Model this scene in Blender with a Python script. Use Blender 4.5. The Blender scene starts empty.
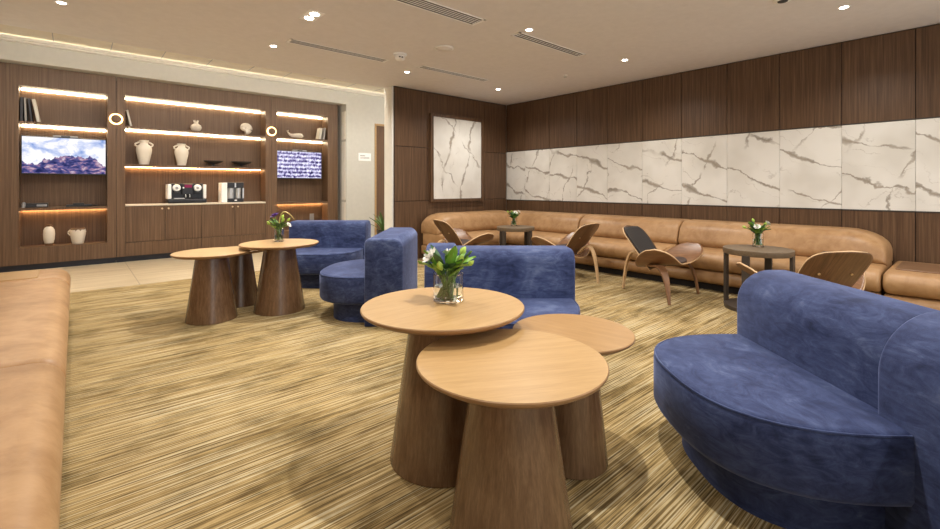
import bpy, bmesh, math, random
from mathutils import Vector, Matrix
random.seed(7)
S = bpy.context.scene
COL = S.collection
PI = math.pi

# ------------------------------------------------------------------ camera frame
YAW = math.radians(41.4)
Fv = (math.sin(YAW), math.cos(YAW)); Rv = (math.cos(YAW), -math.sin(YAW))
def at(lat, d):                         # sideways / ahead of where the camera stands -> room x, y
    return lat*Rv[0]+d*Fv[0], lat*Rv[1]+d*Fv[1]
H = 2.82                                # ceiling
EYE = 1.2

# ------------------------------------------------------------------ node helpers
class NT:
    def __init__(s, name):
        s.m = bpy.data.materials.new(name); s.m.use_nodes = True
        s.t = s.m.node_tree; s.t.nodes.clear()
        s.out = s.n('ShaderNodeOutputMaterial')
    def n(s, kind, **kw):
        o = s.t.nodes.new(kind)
        for k, v in kw.items(): setattr(o, k, v)
        return o
    def l(s, a, b): s.t.links.new(a, b)
    def coords(s, scale=(1,1,1), rnd=False, rot=(0,0,0)):
        tc = s.n('ShaderNodeTexCoord'); mp = s.n('ShaderNodeMapping')
        mp.inputs['Scale'].default_value = scale; mp.inputs['Rotation'].default_value = rot
        if rnd:
            oi = s.n('ShaderNodeObjectInfo'); mul = s.n('ShaderNodeMath', operation='MULTIPLY'); mul.inputs[1].default_value = 37.0
            s.l(oi.outputs['Random'], mul.inputs[0])
            ad = s.n('ShaderNodeVectorMath', operation='ADD')
            s.l(tc.outputs['Object'], ad.inputs[0]); s.l(mul.outputs[0], ad.inputs[1]); s.l(ad.outputs[0], mp.inputs['Vector'])
        else:
            s.l(tc.outputs['Object'], mp.inputs['Vector'])
        return mp.outputs['Vector']
    def noise(s, vec, scale=5, detail=4, rough=.5, dist=0):
        o = s.n('ShaderNodeTexNoise'); o.inputs['Scale'].default_value = scale; o.inputs['Detail'].default_value = detail
        o.inputs['Roughness'].default_value = rough; o.inputs['Distortion'].default_value = dist
        s.l(vec, o.inputs['Vector']); return o.outputs['Fac']
    def ramp(s, fac, stops):
        r = s.n('ShaderNodeValToRGB'); e = r.color_ramp.elements
        while len(e) < len(stops): e.new(.5)
        for el, (p, c) in zip(e, stops):
            el.position = p; el.color = (*c, 1) if len(c) == 3 else c
        s.l(fac, r.inputs['Fac']); return r.outputs['Color']
    def mix(s, fac, a, b, mode='MIX'):
        o = s.n('ShaderNodeMix', data_type='RGBA', blend_type=mode)
        for sock, v in ((o.inputs[0], fac), (o.inputs[6], a), (o.inputs[7], b)):
            if isinstance(v, (int, float)): sock.default_value = v
            elif isinstance(v, tuple): sock.default_value = (*v, 1)
            else: s.l(v, sock)
        return o.outputs[2]
    def math(s, op, a, b=None):
        o = s.n('ShaderNodeMath', operation=op)
        for i, v in enumerate((a, b)):
            if v is None: continue
            if isinstance(v, (int, float)): o.inputs[i].default_value = v
            else: s.l(v, o.inputs[i])
        return o.outputs[0]
    def bsdf(s, col, rough=.5, bump=None, bstr=.2, bdist=.01, **kw):
        b = s.n('ShaderNodeBsdfPrincipled')
        if isinstance(col, tuple): b.inputs['Base Color'].default_value = (*col, 1)
        else: s.l(col, b.inputs['Base Color'])
        if isinstance(rough, (int, float)): b.inputs['Roughness'].default_value = rough
        else: s.l(rough, b.inputs['Roughness'])
        for k, v in kw.items():
            k = k.replace('_', ' ')
            b.inputs[k].default_value = (*v, 1) if isinstance(v, tuple) else v
        if bump is not None:
            bp = s.n('ShaderNodeBump'); bp.inputs['Strength'].default_value = bstr; bp.inputs['Distance'].default_value = bdist
            s.l(bump, bp.inputs['Height']); s.l(bp.outputs['Normal'], b.inputs['Normal'])
        s.l(b.outputs['BSDF'], s.out.inputs['Surface']); return s.m

def plain(name, col, rough=.5, **kw):
    t = NT(name); v = t.coords((1,1,1))
    f = t.noise(v, 14, 3)
    c = t.mix(f, tuple(x*.93 for x in col), tuple(min(1, x*1.06) for x in col))
    return t.bsdf(c, rough, **kw)

def wood(name, dark, mid, light, scale=(26, 26, 1.1), rough=.42, spec=.4):
    t = NT(name)
    v = t.coords(scale, rnd=True)
    a = t.noise(v, 2.2, 6, .62, .25)
    v2 = t.coords((scale[0]*5, scale[1]*5, scale[2]*2.2), rnd=True)
    b = t.noise(v2, 2.0, 3, .6)
    f = t.mix(.38, a, b)
    c = t.ramp(f, [(.30, dark), (.50, mid), (.70, light)])
    return t.bsdf(c, rough, bump=b, bstr=.05, bdist=.002, Specular_IOR_Level=spec)

def emit(name, col, strength):
    t = NT(name); e = t.n('ShaderNodeEmission')
    e.inputs['Color'].default_value = (*col, 1); e.inputs['Strength'].default_value = strength
    t.l(e.outputs[0], t.out.inputs['Surface']); return t.m

M = {}
M['wallnut'] = wood('walnut_panel', (.040,.019,.009), (.104,.055,.028), (.182,.108,.058), (26,26,.6), .40)
M['unitwood'] = wood('grey_walnut', (.060,.030,.015), (.125,.070,.037), (.205,.127,.074), (30,30,.5), .46)
M['cone'] = wood('table_walnut', (.085,.041,.019), (.136,.074,.036), (.200,.117,.062), (24,24,.7), .27, .75)
M['oak'] = wood('oak_top', (.345,.205,.080), (.415,.255,.107), (.475,.305,.140), (1.6,24,24), .34, .5)
M['oakdim'] = wood('warm_dim_oak_top', (.27,.148,.052), (.335,.190,.072), (.395,.235,.098), (24,1.6,24), .34, .5)  # warmer oak tone, with differing light and grain reflection put into the colour
M['oakshade'] = wood('oak_edge_shaded', (.20,.105,.042), (.27,.150,.064), (.33,.19,.085), (3,3,24), .4, .4)  # darker oak for sideways rims and undersides, their shade put into the colour
M['shell'] = wood('shell_walnut', (.11,.048,.020), (.19,.090,.040), (.27,.140,.066), (30,2.0,2.0), .34)
M['ply'] = plain('light_ply', (.55,.36,.19), .45)
M['shellout'] = wood('shell_back_walnut', (.055,.026,.010), (.13,.062,.026), (.21,.105,.045), (26,1.6,1.6), .34)
M['tray'] = wood('tray_walnut', (.12,.06,.03), (.19,.10,.05), (.26,.15,.08), (24,1.2,24), .4)
M['greytable'] = wood('grey_oak_table', (.115,.078,.046), (.15,.105,.064), (.19,.135,.085), (3,26,26), .5)
M['darkleg'] = plain('dark_bronze_leg', (.045,.034,.026), .45)
M['door'] = wood('door_wood', (.085,.042,.018), (.125,.064,.029), (.165,.09,.042), (24,24,.9), .42)
M['black'] = plain('black_plastic', (.012,.012,.015), .3)
M['gap'] = plain('shadow_gap', (.012,.008,.006), .8)
M['plinth'] = plain('dark_plinth', (.016,.018,.030), .4)
M['cream'] = plain('cream_paint', (.56,.545,.495), .85)
M['white'] = plain('white_paint', (.78,.75,.68), .7)
M['ceil'] = plain('ceiling_paint', (.77,.745,.745), .9)
M['tileceil'] = plain('ceiling_tile', (.74,.68,.56), .85)
M['whiteplastic'] = plain('white_plastic', (.93,.93,.92), .4)
M['grey'] = plain('grey_plastic', (.30,.30,.31), .4)
M['slot'] = plain('vent_slot', (.10,.088,.078), .8)
M['ceramic'] = plain('cream_ceramic', (.70,.63,.53), .6)
M['brownceramic'] = plain('brown_glaze', (.16,.085,.04), .5)
M['counter'] = plain('pale_stone', (.72,.64,.52), .35)
M['bowl'] = plain('charcoal_bowl', (.035,.032,.032), .5)
M['paper'] = plain('book_paper', (.70,.66,.58), .8)
M['bookdark'] = plain('book_dark', (.05,.05,.06), .6)
M['bookgrey'] = plain('book_grey', (.35,.33,.31), .6)
M['steel'] = plain('brushed_steel', (.62,.62,.62), .3, Metallic=.9)
M['brass'] = plain('brass_knob', (.75,.58,.36), .3, Metallic=.8)
M['pad'] = plain('dark_pad', (.022,.017,.015), .75)
M['padbrown'] = plain('brown_pad', (.050,.028,.022), .6)
M['leaf'] = plain('fresh_leaf', (.16,.32,.035), .5)
M['leafdark'] = plain('dark_leaf', (.035,.10,.030), .5)
M['plantleaf'] = plain('plant_leaf', (.09,.17,.045), .45)
M['stem'] = plain('green_stem', (.14,.24,.05), .5)
M['petal'] = plain('white_petal', (.85,.83,.78), .6)
M['bud'] = plain('lime_bud', (.40,.55,.09), .5)
M['purple'] = plain('purple_petal', (.10,.035,.22), .6)
M['yellowleaf'] = plain('straw_leaf', (.50,.38,.12), .5)
M['pot'] = plain('dark_pot', (.06,.055,.05), .5)
M['led'] = emit('led_warm', (1.0,.80,.52), 26.0)
M['ledlow'] = emit('led_amber', (1.0,.60,.28), 40.0)
M['sconce'] = emit('sconce_glow', (1.0,.66,.26), 6.0)
M['lamp'] = emit('downlight_glow', (1.0,.93,.80), 30.0)
M['cove'] = emit('cove_glow', (1.0,.95,.88), 34.0)
M['ledge'] = emit('ledge_fill_glow', (1.0,.90,.70), 7.0)
M['red'] = emit('display_red', (.5,.06,.14), .5)

def leather():
    t = NT('tan_leather'); v = t.coords((1,1,1), rnd=True)
    a = t.noise(v, 2.4, 6, .65); b = t.noise(v, 60, 4, .6); w = t.noise(v, 9, 5, .6, .6)
    c = t.ramp(a, [(.30, (.23,.122,.048)), (.5, (.335,.192,.085)), (.70, (.43,.26,.128))])
    c = t.mix(.28, c, t.ramp(w, [(.35, (.29,.135,.05)), (.6, (.54,.32,.16))]))
    h = t.mix(.45, b, w)
    return t.bsdf(c, .42, bump=h, bstr=.22, bdist=.006, Specular_IOR_Level=.38)
M['leather'] = leather()
def velvet():
    t = NT('blue_velvet'); v = t.coords((1,1,1), rnd=True); v2 = t.coords((1,1.5,3.0), rnd=True)
    a = t.noise(v, 3.2, 6, .66, .9); b = t.noise(v2, 7, 5, .7, 1.3); g = t.noise(v, 260, 2)
    f = t.mix(.5, a, b)
    c = t.ramp(f, [(.36, (.011,.016,.047)), (.46, (.024,.034,.090)), (.55, (.042,.058,.134)), (.68, (.100,.126,.220))])
    return t.bsdf(c, .72, bump=g, bstr=.15, bdist=.002, Sheen_Weight=.38, Sheen_Roughness=.42, Sheen_Tint=(.42,.50,.85), Specular_IOR_Level=.15)
M['velvet'] = velvet()
def carpet():
    t = NT('striped_carpet')
    a = t.noise(t.coords((1.5, 110, 1)), 1.0, 1, .5)
    a2 = t.noise(t.coords((5, 220, 1)), 1.0, 1, .5)
    a3 = t.noise(t.coords((1.0, 150, 1)), 1.0, 0, .5)
    bl = t.noise(t.coords((1.0, 1.7, 1)), 2.0, 5, .66)
    f = t.mix(.5, a, a2)
    f = t.mix(.18, f, bl)
    c = t.ramp(f, [(.36, (.075,.047,.018)), (.45, (.205,.135,.053)), (.51, (.335,.232,.098)), (.57, (.43,.315,.148)), (.67, (.56,.445,.25))])
    ln = t.ramp(a3, [(.60, (0,0,0)), (.66, (.75,.75,.75))])
    c = t.mix(ln, c, (.56,.48,.31))
    dk = t.ramp(a3, [(.33, (.8,.8,.8)), (.38, (0,0,0))])
    c = t.mix(dk, c, (.105,.07,.03))
    c = t.mix(1.0, c, t.ramp(bl, [(.30, (.55,.54,.48)), (.52, (1,1,1))]), 'MULTIPLY')
    p = t.noise(t.coords((180,180,180)), 1.0, 2)
    return t.bsdf(c, .95, bump=t.mix(.5, f, p), bstr=.35, bdist=.006, Specular_IOR_Level=.1)
M['carpet'] = carpet()
def floor_tile():
    t = NT('travertine_tile')
    v = t.coords((1,1,1))
    br = t.n('ShaderNodeTexBrick'); br.offset = 0; br.inputs['Scale'].default_value = 1
    br.inputs['Brick Width'].default_value = 1.2; br.inputs['Row Height'].default_value = .6; br.inputs['Mortar Size'].default_value = .004
    mp = t.n('ShaderNodeMapping'); mp.inputs['Location'].default_value = (.60, -.45, 0)
    t.l(v, mp.inputs['Vector']); t.l(mp.outputs[0], br.inputs['Vector'])
    a = t.noise(t.coords((.9, 9, 1)), 1.4, 6, .6, .5)
    c = t.ramp(a, [(.3, (.47,.37,.235)), (.5, (.58,.475,.32)), (.7, (.66,.56,.40))])
    c = t.mix(br.outputs['Fac'], c, (.27,.20,.12))
    return t.bsdf(c, .30, Specular_IOR_Level=.4)
M['tile'] = floor_tile()
def marble(name, axis, slope, vein=(.23,.195,.155)):
    """axis: the horizontal axis of the sheet; slope: rise of the veins along it (None: steep veins)"""
    t = NT(name); v = t.coords((1,1,1), rnd=True)
    sp = t.n('ShaderNodeSeparateXYZ'); t.l(v, sp.inputs[0]); h, z = sp.outputs[axis], sp.outputs['Z']
    n1 = t.noise(v, 1.5, 2, .5); n2 = t.noise(v, 5.5, 5, .62); n3 = t.noise(v, 2.6, 2, .5)
    def family(ca, cb, spacing, a1, a2, w0, w1, off, lo, hi, gain):
        u = t.math('ADD', t.math('MULTIPLY', h, ca), t.math('MULTIPLY', z, cb))
        u = t.math('ADD', u, t.math('MULTIPLY', n1, a1)); u = t.math('ADD', u, t.math('MULTIPLY', n2, a2)); u = t.math('ADD', u, off)
        f = t.math('FRACT', t.math('DIVIDE', u, spacing))
        d = t.math('MULTIPLY', t.math('ABSOLUTE', t.math('SUBTRACT', f, .5)), spacing)
        k = t.noise(v, 3.4+off, 3, .6)
        mr = t.n('ShaderNodeMapRange'); mr.clamp = True
        for q, val in ((1, .42), (2, .70), (3, w0), (4, w1)): mr.inputs[q].default_value = val
        t.l(k, mr.inputs[0])
        q = t.math('DIVIDE', d, mr.outputs[0])
        line = t.ramp(q, [(0, (1,1,1)), (.55, (.72,.72,.72)), (1, (0,0,0))])
        mk = t.ramp(t.noise(v, 1.9+off*.7, 2), [(lo, (0,0,0)), (hi, (1,1,1))])
        line = t.mix(1.0, line, mk, 'MULTIPLY'); return t.math('MULTIPLY', line, gain)
    if slope is None: A, B = (1.0, -.30), (.75, .65)
    else: A, B = (-slope, 1.0), (1.0, .45)
    f1 = family(*A, .46, .42, .16, .010, .060, .0, .34, .44, .95)
    f2 = family(*B, .62, .50, .22, .006, .036, .9, .44, .54, .85)
    f3 = family(*A, .23, .95, .30, .003, .010, 1.7, .45, .60, .4)
    f = t.math('MAXIMUM', f1, t.math('MAXIMUM', f2, f3))
    base = t.ramp(n3, [(.3, (.66,.63,.57)), (.6, (.77,.745,.69))])
    vc = t.ramp(n2, [(.35, vein), (.65, tuple(x*1.5 for x in vein))])
    return t.bsdf(t.mix(f, base, vc), .33, Specular_IOR_Level=.35)
M['marble'] = marble('white_marble_slab', 'Y', .32)
M['marblev'] = marble('white_marble_picture', 'X', None)
def glass():
    t = NT('clear_glass')
    return t.bsdf((.97,.99,.98), .01, Transmission_Weight=1.0, IOR=1.45)
M['glass'] = glass()
def water():
    t = NT('vase_water')
    return t.bsdf((.93,.97,.92), .0, Transmission_Weight=1.0, IOR=1.33)
M['water'] = water()
def screen_mountain():
    t = NT('mountain_screen'); tc = t.n('ShaderNodeTexCoord'); sp = t.n('ShaderNodeSeparateXYZ'); t.l(tc.outputs['Object'], sp.inputs[0])
    v = t.coords((1,1,1)); x, z = sp.outputs['X'], sp.outputs['Z']
    n1 = t.noise(t.coords((3.2,.01,.01)), 1.6, 6, .55)
    peak = t.math('MULTIPLY', t.math('ABSOLUTE', t.math('ADD', x, -.06)), -.35)
    ridge = t.math('ADD', t.math('ADD', t.math('MULTIPLY', n1, .46), peak), -.20)
    ism = t.math('LESS_THAN', z, ridge)
    sky = t.ramp(t.noise(t.coords((1,1,1.6)), 3.2, 5, .6, .4), [(.34, (.18,.30,.66)), (.46, (.62,.68,.88)), (.52, (.96,.94,.98))])
    mt = t.ramp(t.noise(t.coords((1,1,2.2)), 9, 6, .62, .5), [(.36, (.015,.02,.09)), (.5, (.09,.09,.27)), (.58, (.40,.22,.32)), (.70, (.75,.76,.88))])
    c = t.mix(ism, sky, mt)
    e = t.n('ShaderNodeEmission'); e.inputs['Strength'].default_value = .95; t.l(c, e.inputs['Color'])
    t.l(e.outputs[0], t.out.inputs['Surface']); return t.m
M['screen'] = screen_mountain()
def screen_rows():
    t = NT('rows_screen'); v = t.coords((1,1,1))
    n = t.noise(t.coords((22,1,16)), 1.0, 5, .7, .6)
    w = t.n('ShaderNodeTexWave', wave_type='BANDS', bands_direction='Z'); w.inputs['Scale'].default_value = 4.2; w.inputs['Distortion'].default_value = 2.2
    t.l(v, w.inputs['Vector'])
    f = t.mix(.14, n, w.outputs['Fac'])
    c = t.ramp(f, [(.36, (.02,.02,.08)), (.46, (.17,.13,.36)), (.54, (.66,.64,.88)), (.64, (.98,.96,1))])
    e = t.n('ShaderNodeEmission'); e.inputs['Strength'].default_value = .95; t.l(c, e.inputs['Color'])
    t.l(e.outputs[0], t.out.inputs['Surface']); return t.m
M['screen2'] = screen_rows()

# ------------------------------------------------------------------ mesh builder
class MB:
    def __init__(s): s.v = []; s.f = []
    def add(s, vs, fs):
        o = len(s.v); s.v += [tuple(p) for p in vs]; s.f += [tuple(i+o for i in q) for q in fs]; return s
    def box(s, x0, x1, y0, y1, z0, z1):
        return s.add([(x0,y0,z0),(x1,y0,z0),(x1,y1,z0),(x0,y1,z0),(x0,y0,z1),(x1,y0,z1),(x1,y1,z1),(x0,y1,z1)],
                     [(0,3,2,1),(4,5,6,7),(0,1,5,4),(1,2,6,5),(2,3,7,6),(3,0,4,7)])
    def lathe(s, prof, n=48, c=(0,0,0), axis='z'):
        vs, fs = [], []
        for r, z in prof:
            for i in range(n):
                a = 2*PI*i/n; p = (r*math.cos(a), r*math.sin(a), z)
                if axis == 'y': p = (p[0], p[2], p[1])
                vs.append((c[0]+p[0], c[1]+p[1], c[2]+p[2]))
        for j in range(len(prof)-1):
            for i in range(n):
                q = (j*n+i, j*n+(i+1)%n, (j+1)*n+(i+1)%n, (j+1)*n+i); fs.append(q if axis == 'z' else q[::-1])
        if prof[0][0] > 1e-6: fs.append(tuple(range(n))[::-1] if axis == 'z' else tuple(range(n)))
        if prof[-1][0] > 1e-6:
            b = (len(prof)-1)*n; q = tuple(b+i for i in range(n)); fs.append(q if axis == 'z' else q[::-1])
        return s.add(vs, fs)
    def loft(s, rings, closed_ends=True):
        n = len(rings[0]); vs = [p for r in rings for p in r]; fs = []
        for j in range(len(rings)-1):
            for i in range(n): fs.append((j*n+i, j*n+(i+1)%n, (j+1)*n+(i+1)%n, (j+1)*n+i))
        if closed_ends:
            fs.append(tuple(range(n))[::-1]); b = (len(rings)-1)*n; fs.append(tuple(b+i for i in range(n)))
        return s.add(vs, fs)
    def tube(s, pts, rad, n=8):
        pts = [Vector(p) for p in pts]; rings = []
        for i, p in enumerate(pts):
            t = (pts[min(i+1, len(pts)-1)]-pts[max(i-1, 0)]).normalized()
            u = t.cross(Vector((0,0,1)) if abs(t.z) < .95 else Vector((1,0,0))).normalized(); w = t.cross(u)
            r = rad[i] if isinstance(rad, (list, tuple)) else rad
            rings.append([p+u*(r*math.cos(2*PI*k/n))+w*(r*math.sin(2*PI*k/n)) for k in range(n)])
        return s.loft(rings)
    def strap(s, pts, widths, thick, side):                     # rectangular section swept along pts, wide towards «side»
        pts = [Vector(p) for p in pts]; side = Vector(side).normalized(); rings = []
        for i, p in enumerate(pts):
            t = (pts[min(i+1, len(pts)-1)]-pts[max(i-1, 0)]).normalized()
            u = (side-t*side.dot(t)).normalized(); w = t.cross(u)
            a = widths[i]/2; b = thick/2
            rings.append([p+u*a+w*b, p-u*a+w*b, p-u*a-w*b, p+u*a-w*b])
        return s.loft(rings)
    def grid(s, fn, nu, nv):
        vs = [fn(i/nu, j/nv) for j in range(nv+1) for i in range(nu+1)]
        fs = [(j*(nu+1)+i, j*(nu+1)+i+1, (j+1)*(nu+1)+i+1, (j+1)*(nu+1)+i) for j in range(nv) for i in range(nu)]
        return s.add(vs, fs)
    def prism(s, outline, zs):                                  # zs: list of (inset, z); outline is a CCW list of (x, y)
        n = len(outline); nr = []
        for i in range(n):
            ax, ay = outline[i-1]; bx, by = outline[(i+1)%n]; dx, dy = bx-ax, by-ay; L = math.hypot(dx, dy) or 1
            nr.append((-dy/L, dx/L))
        return s.loft([[(outline[i][0]+nr[i][0]*e, outline[i][1]+nr[i][1]*e, z) for i in range(n)] for e, z in zs])
    def build(s, name, mat, parent=None, smooth=None, bevel=None, loc=None, solid=None, fix=True, segs=2):
        me = bpy.data.meshes.new(name); me.from_pydata(s.v, [], s.f)
        if fix:
            bm = bmesh.new(); bm.from_mesh(me); bmesh.ops.remove_doubles(bm, verts=bm.verts, dist=1e-6)
            bmesh.ops.recalc_face_normals(bm, faces=bm.faces); bm.to_mesh(me); bm.free()
        mats = mat if isinstance(mat, (list, tuple)) else [mat]
        for m in mats: me.materials.append(m if not isinstance(m, str) else M[m])
        o = bpy.data.objects.new(name, me); COL.objects.link(o)
        if parent: o.parent = parent
        if loc: o.location = loc
        if smooth is not None:
            me.polygons.foreach_set('use_smooth', [True]*len(me.polygons)); me.set_sharp_from_angle(angle=math.radians(smooth))
        if solid:
            md = o.modifiers.new('thickness', 'SOLIDIFY'); md.thickness = solid; md.offset = 0
            if len(mats) > 1: md.material_offset_rim = 1
        if bevel:
            md = o.modifiers.new('edges', 'BEVEL'); md.width = bevel; md.segments = segs; md.limit_method = 'ANGLE'; md.angle_limit = math.radians(40)
        return o

def thing(name, label, cat, loc=(0,0,0), rz=0, group=None):
    o = bpy.data.objects.new(name, None); COL.objects.link(o); o.empty_display_size = .1
    o.location = loc; o.rotation_euler = (0,0,rz); o['label'] = label; o['category'] = cat
    if group: o['group'] = group
    return o
def tag(o, label, cat, group=None):
    o['label'] = label; o['category'] = cat
    if group: o['group'] = group
    return o
def struct(o): o['kind'] = 'structure'; return o

fill_spots = []
# ------------------------------------------------------------------ room shell
RX, BY, WY, UY = 6.40, 6.17, 8.80, 9.00        # right panelled wall, picture wall, cream wall, shelf unit front
YB = -3.2                                      # the room goes on behind the camera
struct(MB().box(-1.25, 9.0, 6.80, 9.6, -.12, 0).build('floor', 'tile'))
struct(MB().box(-1.25, 6.6, YB, 6.80, -.12, .004).build('floor_carpet', 'carpet'))
struct(MB().box(-1.25, 6.6, YB, 6.43, H, H+.10).build('ceiling', 'ceil'))
struct(MB().box(-1.25, 9.0, 6.33, 6.43, H+.10, 3.275).build('trim_1', 'white'))
up = struct(MB().box(-1.25, 9.0, 6.33, 9.6, 3.275, 3.375).build('ceiling_upper', 'tileceil'))
sm = MB()
for k in range(-2, 14): sm.box(-.230+.636*k-.005, -.230+.636*k+.005, 6.45, 8.75, 3.272, 3.276)
sm.build('tile_seam', 'grey', up)
struct(MB().box(-1.22, -1.05, YB, 9.6, 0, 3.4).build('wall_left', 'cream'))
struct(MB().box(8.9, 9.0, 6.4, 9.4, 0, 3.4).build('wall_end', 'cream'))

# cream far wall: header over the recess, the run with the doorway, reveal beside the shelf unit
NX = 4.285
wb = struct(MB().box(-1.05, NX, WY, 9.45, 2.945, 3.275)
            .box(NX, 4.955, WY, 9.0, 0, 3.275).box(5.80, 9.0, WY, 9.0, 0, 3.275).box(4.955, 5.80, WY, 9.0, 2.60, 3.275)
            .box(NX, 4.4, 9.0, 9.45, 0, 3.275).build('wall_back', 'cream'))
rv = MB()
for z0, z1 in ((.02, .88), (.93, 2.16), (2.21, 2.80)): rv.box(NX-.012, NX, WY+.035, 8.995, z0, z1)
rv.build('reveal_panel', 'white', wb)
struct(MB().box(-1.05, 8.9, WY-.12, WY, 3.222, 3.248).box(-1.05, 8.9, WY-.12, WY-.108, 3.248, 3.262).box(-1.05, 8.9, WY-.07, WY, 3.202, 3.222).build('trim_2', 'white'))
d1 = struct(MB().box(4.995, 5.76, WY+.05, WY+.09, .005, 2.56).build('door_1', 'door'))
MB().box(4.955, 4.995, WY-.012, WY+.10, 0, 2.60).box(5.76, 5.80, WY-.012, WY+.10, 0, 2.60).box(4.995, 5.76, WY-.012, WY+.10, 2.56, 2.60).build('door_frame', 'oak', d1)
MB().lathe([(.012,0),(.012,.05),(.02,.055),(.02,.085),(.0,.09)], 16, (5.66, WY+.05, 1.0), 'y').build('door_handle', 'steel', d1, 40)
struct(MB().box(NX, 4.955, WY-.012, WY, 0, .08).box(5.80, 8.9, WY-.012, WY, 0, .08).build('baseboard_back', 'white'))

# picture wall: white core, walnut panels with open joints
wp = struct(MB().box(3.80, 6.62, BY+.03, 6.43, 0, H).build('wall_partition', 'white'))
MB().box(3.83, RX, BY+.018, BY+.031, 0, H).build('joint_backing', 'gap', wp)
xs = [3.835, 4.47, 5.80, RX-.004]; zs = [0, .97, 1.86, H-.012]
for i in range(3):
    for j in range(3):
        MB().box(xs[i]+.003-xs[i], xs[i+1]-.003-xs[i], 0, .02, .004, zs[j+1]-zs[j]-.004).build('wall_panel', 'wallnut', wp, bevel=.002, loc=(xs[i], BY, zs[j]))

# long panelled wall with the marble band
wr = struct(MB().box(RX+.03, RX+.18, YB, 6.43, 0, H).build('wall_right', 'gap'))
ys = [.42+.585*k for k in range(-6, 10)] + [BY]
for i in range(len(ys)-1):
    a, b = ys[i], ys[i+1]
    MB().box(0, .032, .003, b-a-.003, 0, .945).build('wall_panel', 'wallnut', wr, bevel=.002, loc=(RX, a, 0))
    MB().box(0, .032, .003, b-a-.003, 0, H-1.895-.012).build('wall_panel', 'wallnut', wr, bevel=.002, loc=(RX, a, 1.895))
    MB().box(0, .032, .0012, b-a-.0012, 0, .93).build('marble_slab', 'marble', wr, bevel=.0015, loc=(RX+.004, a, .955))
MB().box(RX-.004, RX+.03, YB, BY, .940, .952).box(RX-.004, RX+.03, YB, BY, 1.888, 1.898).build('band_trim', 'darkleg', wr)

# ------------------------------------------------------------------ shelf units along the far wall
def led(name, x0, x1, z, mat, root, h=.034, y=9.27):
    MB().box(x0+.012, x1-.012, y, 9.298, z-h, z-.002).build(name, mat, root)
def unit(name, label, X0, X1, ox0, ox1, oz0, oz1, shelves, cat='shelf unit', counter=None):
    r = thing(name, label, cat, ((X0+X1)/2, UY, 0), 0, 'walnut shelf units of the far wall')
    T = MB()
    def P(mb, nm, mat, **k):
        o = mb.build(nm, mat, r, **k)
        o.location = (-(X0+X1)/2, -UY, 0); return o
    bot = oz0
    f = MB().box(X0+.002, ox0, UY, UY+.03, .09, 2.94).box(ox1, X1-.002, UY, UY+.03, .09, 2.94).box(ox0, ox1, UY, UY+.03, oz1, 2.94)
    if counter is None: f.box(ox0, ox1, UY, UY+.03, .09, oz0)
    P(f, 'face_frame', 'unitwood')
    P(MB().box(ox0, ox1, 9.30, 9.33, oz0, oz1), 'back_panel', 'unitwood')
    P(MB().box(ox0-.02, ox0, UY+.03, 9.33, oz0, oz1), 'side_panel', 'unitwood')
    P(MB().box(ox1, ox1+.02, UY+.03, 9.33, oz0, oz1), 'side_panel', 'unitwood')
    P(MB().box(ox0-.02, ox1+.02, UY+.03, 9.33, oz1, oz1+.02), 'top_panel', 'unitwood')
    P(MB().box(X0+.002, X1-.002, UY+.06, UY+.10, 0, .09), 'plinth', 'plinth')
    if counter is None: P(MB().box(ox0, ox1, UY+.03, 9.30, oz0-.02, oz0), 'bottom_panel', 'unitwood')
    for z, th in shelves: P(MB().box(ox0, ox1, UY+.012, 9.30, z-th, z), 'shelf', 'unitwood')
    return r, P
GL = 'walnut shelf units of the far wall'
u1, P1 = unit('shelf_unit', 'walnut wall shelf unit framing the screen with the mountain picture', -1.04, .49, -.60, .38, .33, 2.65, [(2.145,.03), (.90,.04)])
for z, m, h in ((2.65,'led',.045), (2.115,'led',.045), (.86,'ledlow',.008)): P1(MB().box(-.588, .368, 9.268, 9.298, z-(h*.58 if h > .02 else h), z-.003), 'led_strip', m)
u3, P3 = unit('shelf_unit', 'narrow walnut wall shelf unit around the screen with rows of pale items', 2.835, 4.19, 2.94, 3.97, .33, 2.68, [(2.19,.03), (.90,.04)])
for z, m, h in ((2.68,'led',.045), (2.16,'led',.045), (.86,'ledlow',.008)): P3(MB().box(2.952, 3.958, 9.268, 9.298, z-(h*.58 if h > .02 else h), z-.003), 'led_strip', m)
P3(MB().box(3.70, 3.80, 9.285, 9.30, .46, .58).build('x', 'grey') and MB().box(3.70, 3.79, 9.288, 9.30, .50, .64), 'power_outlet', 'grey')
bpy.data.objects.remove(bpy.data.objects['x'])
u2, P2 = unit('drinks_cabinet', 'wide walnut wall cabinet with open shelves, pale counter and four doors', .49, 2.835, .60, 2.73, .92, 2.67, [(2.18,.03), (1.57,.035)], 'cabinet', True)
for z, m, h in ((2.67,'led',.045), (2.15,'led',.045), (1.535,'ledlow',.008)): P2(MB().box(.612, 2.718, 9.268, 9.298, z-(h*.58 if h > .02 else h), z-.003), 'led_strip', m)
P2(MB().box(.60, 2.73, UY-.012, 9.30, .893, .92), 'countertop', 'counter', bevel=.003)
P2(MB().box(.60, 2.73, UY+.024, UY+.06, .09, .893), 'carcass_front', 'gap')
for k in range(4):
    a = .60+.5325*k
    dr = P2(MB().box(a+.003, a+.5295, UY, UY+.022, .315, .890), 'door', 'unitwood', bevel=.0015)
    kx = a+.5325-.045 if k % 2 == 0 else a+.045
    MB().lathe([(.007,0),(.007,-.014),(.014,-.017),(.014,-.026),(.0,-.028)], 16, (kx, UY, .842), 'y').build('knob', 'brass', dr, 40)
for k in range(2):
    a = .60+1.065*k
    P2(MB().box(a+.003, a+1.062, UY, UY+.022, .092, .309), 'drawer_front', 'unitwood', bevel=.0015)

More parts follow.
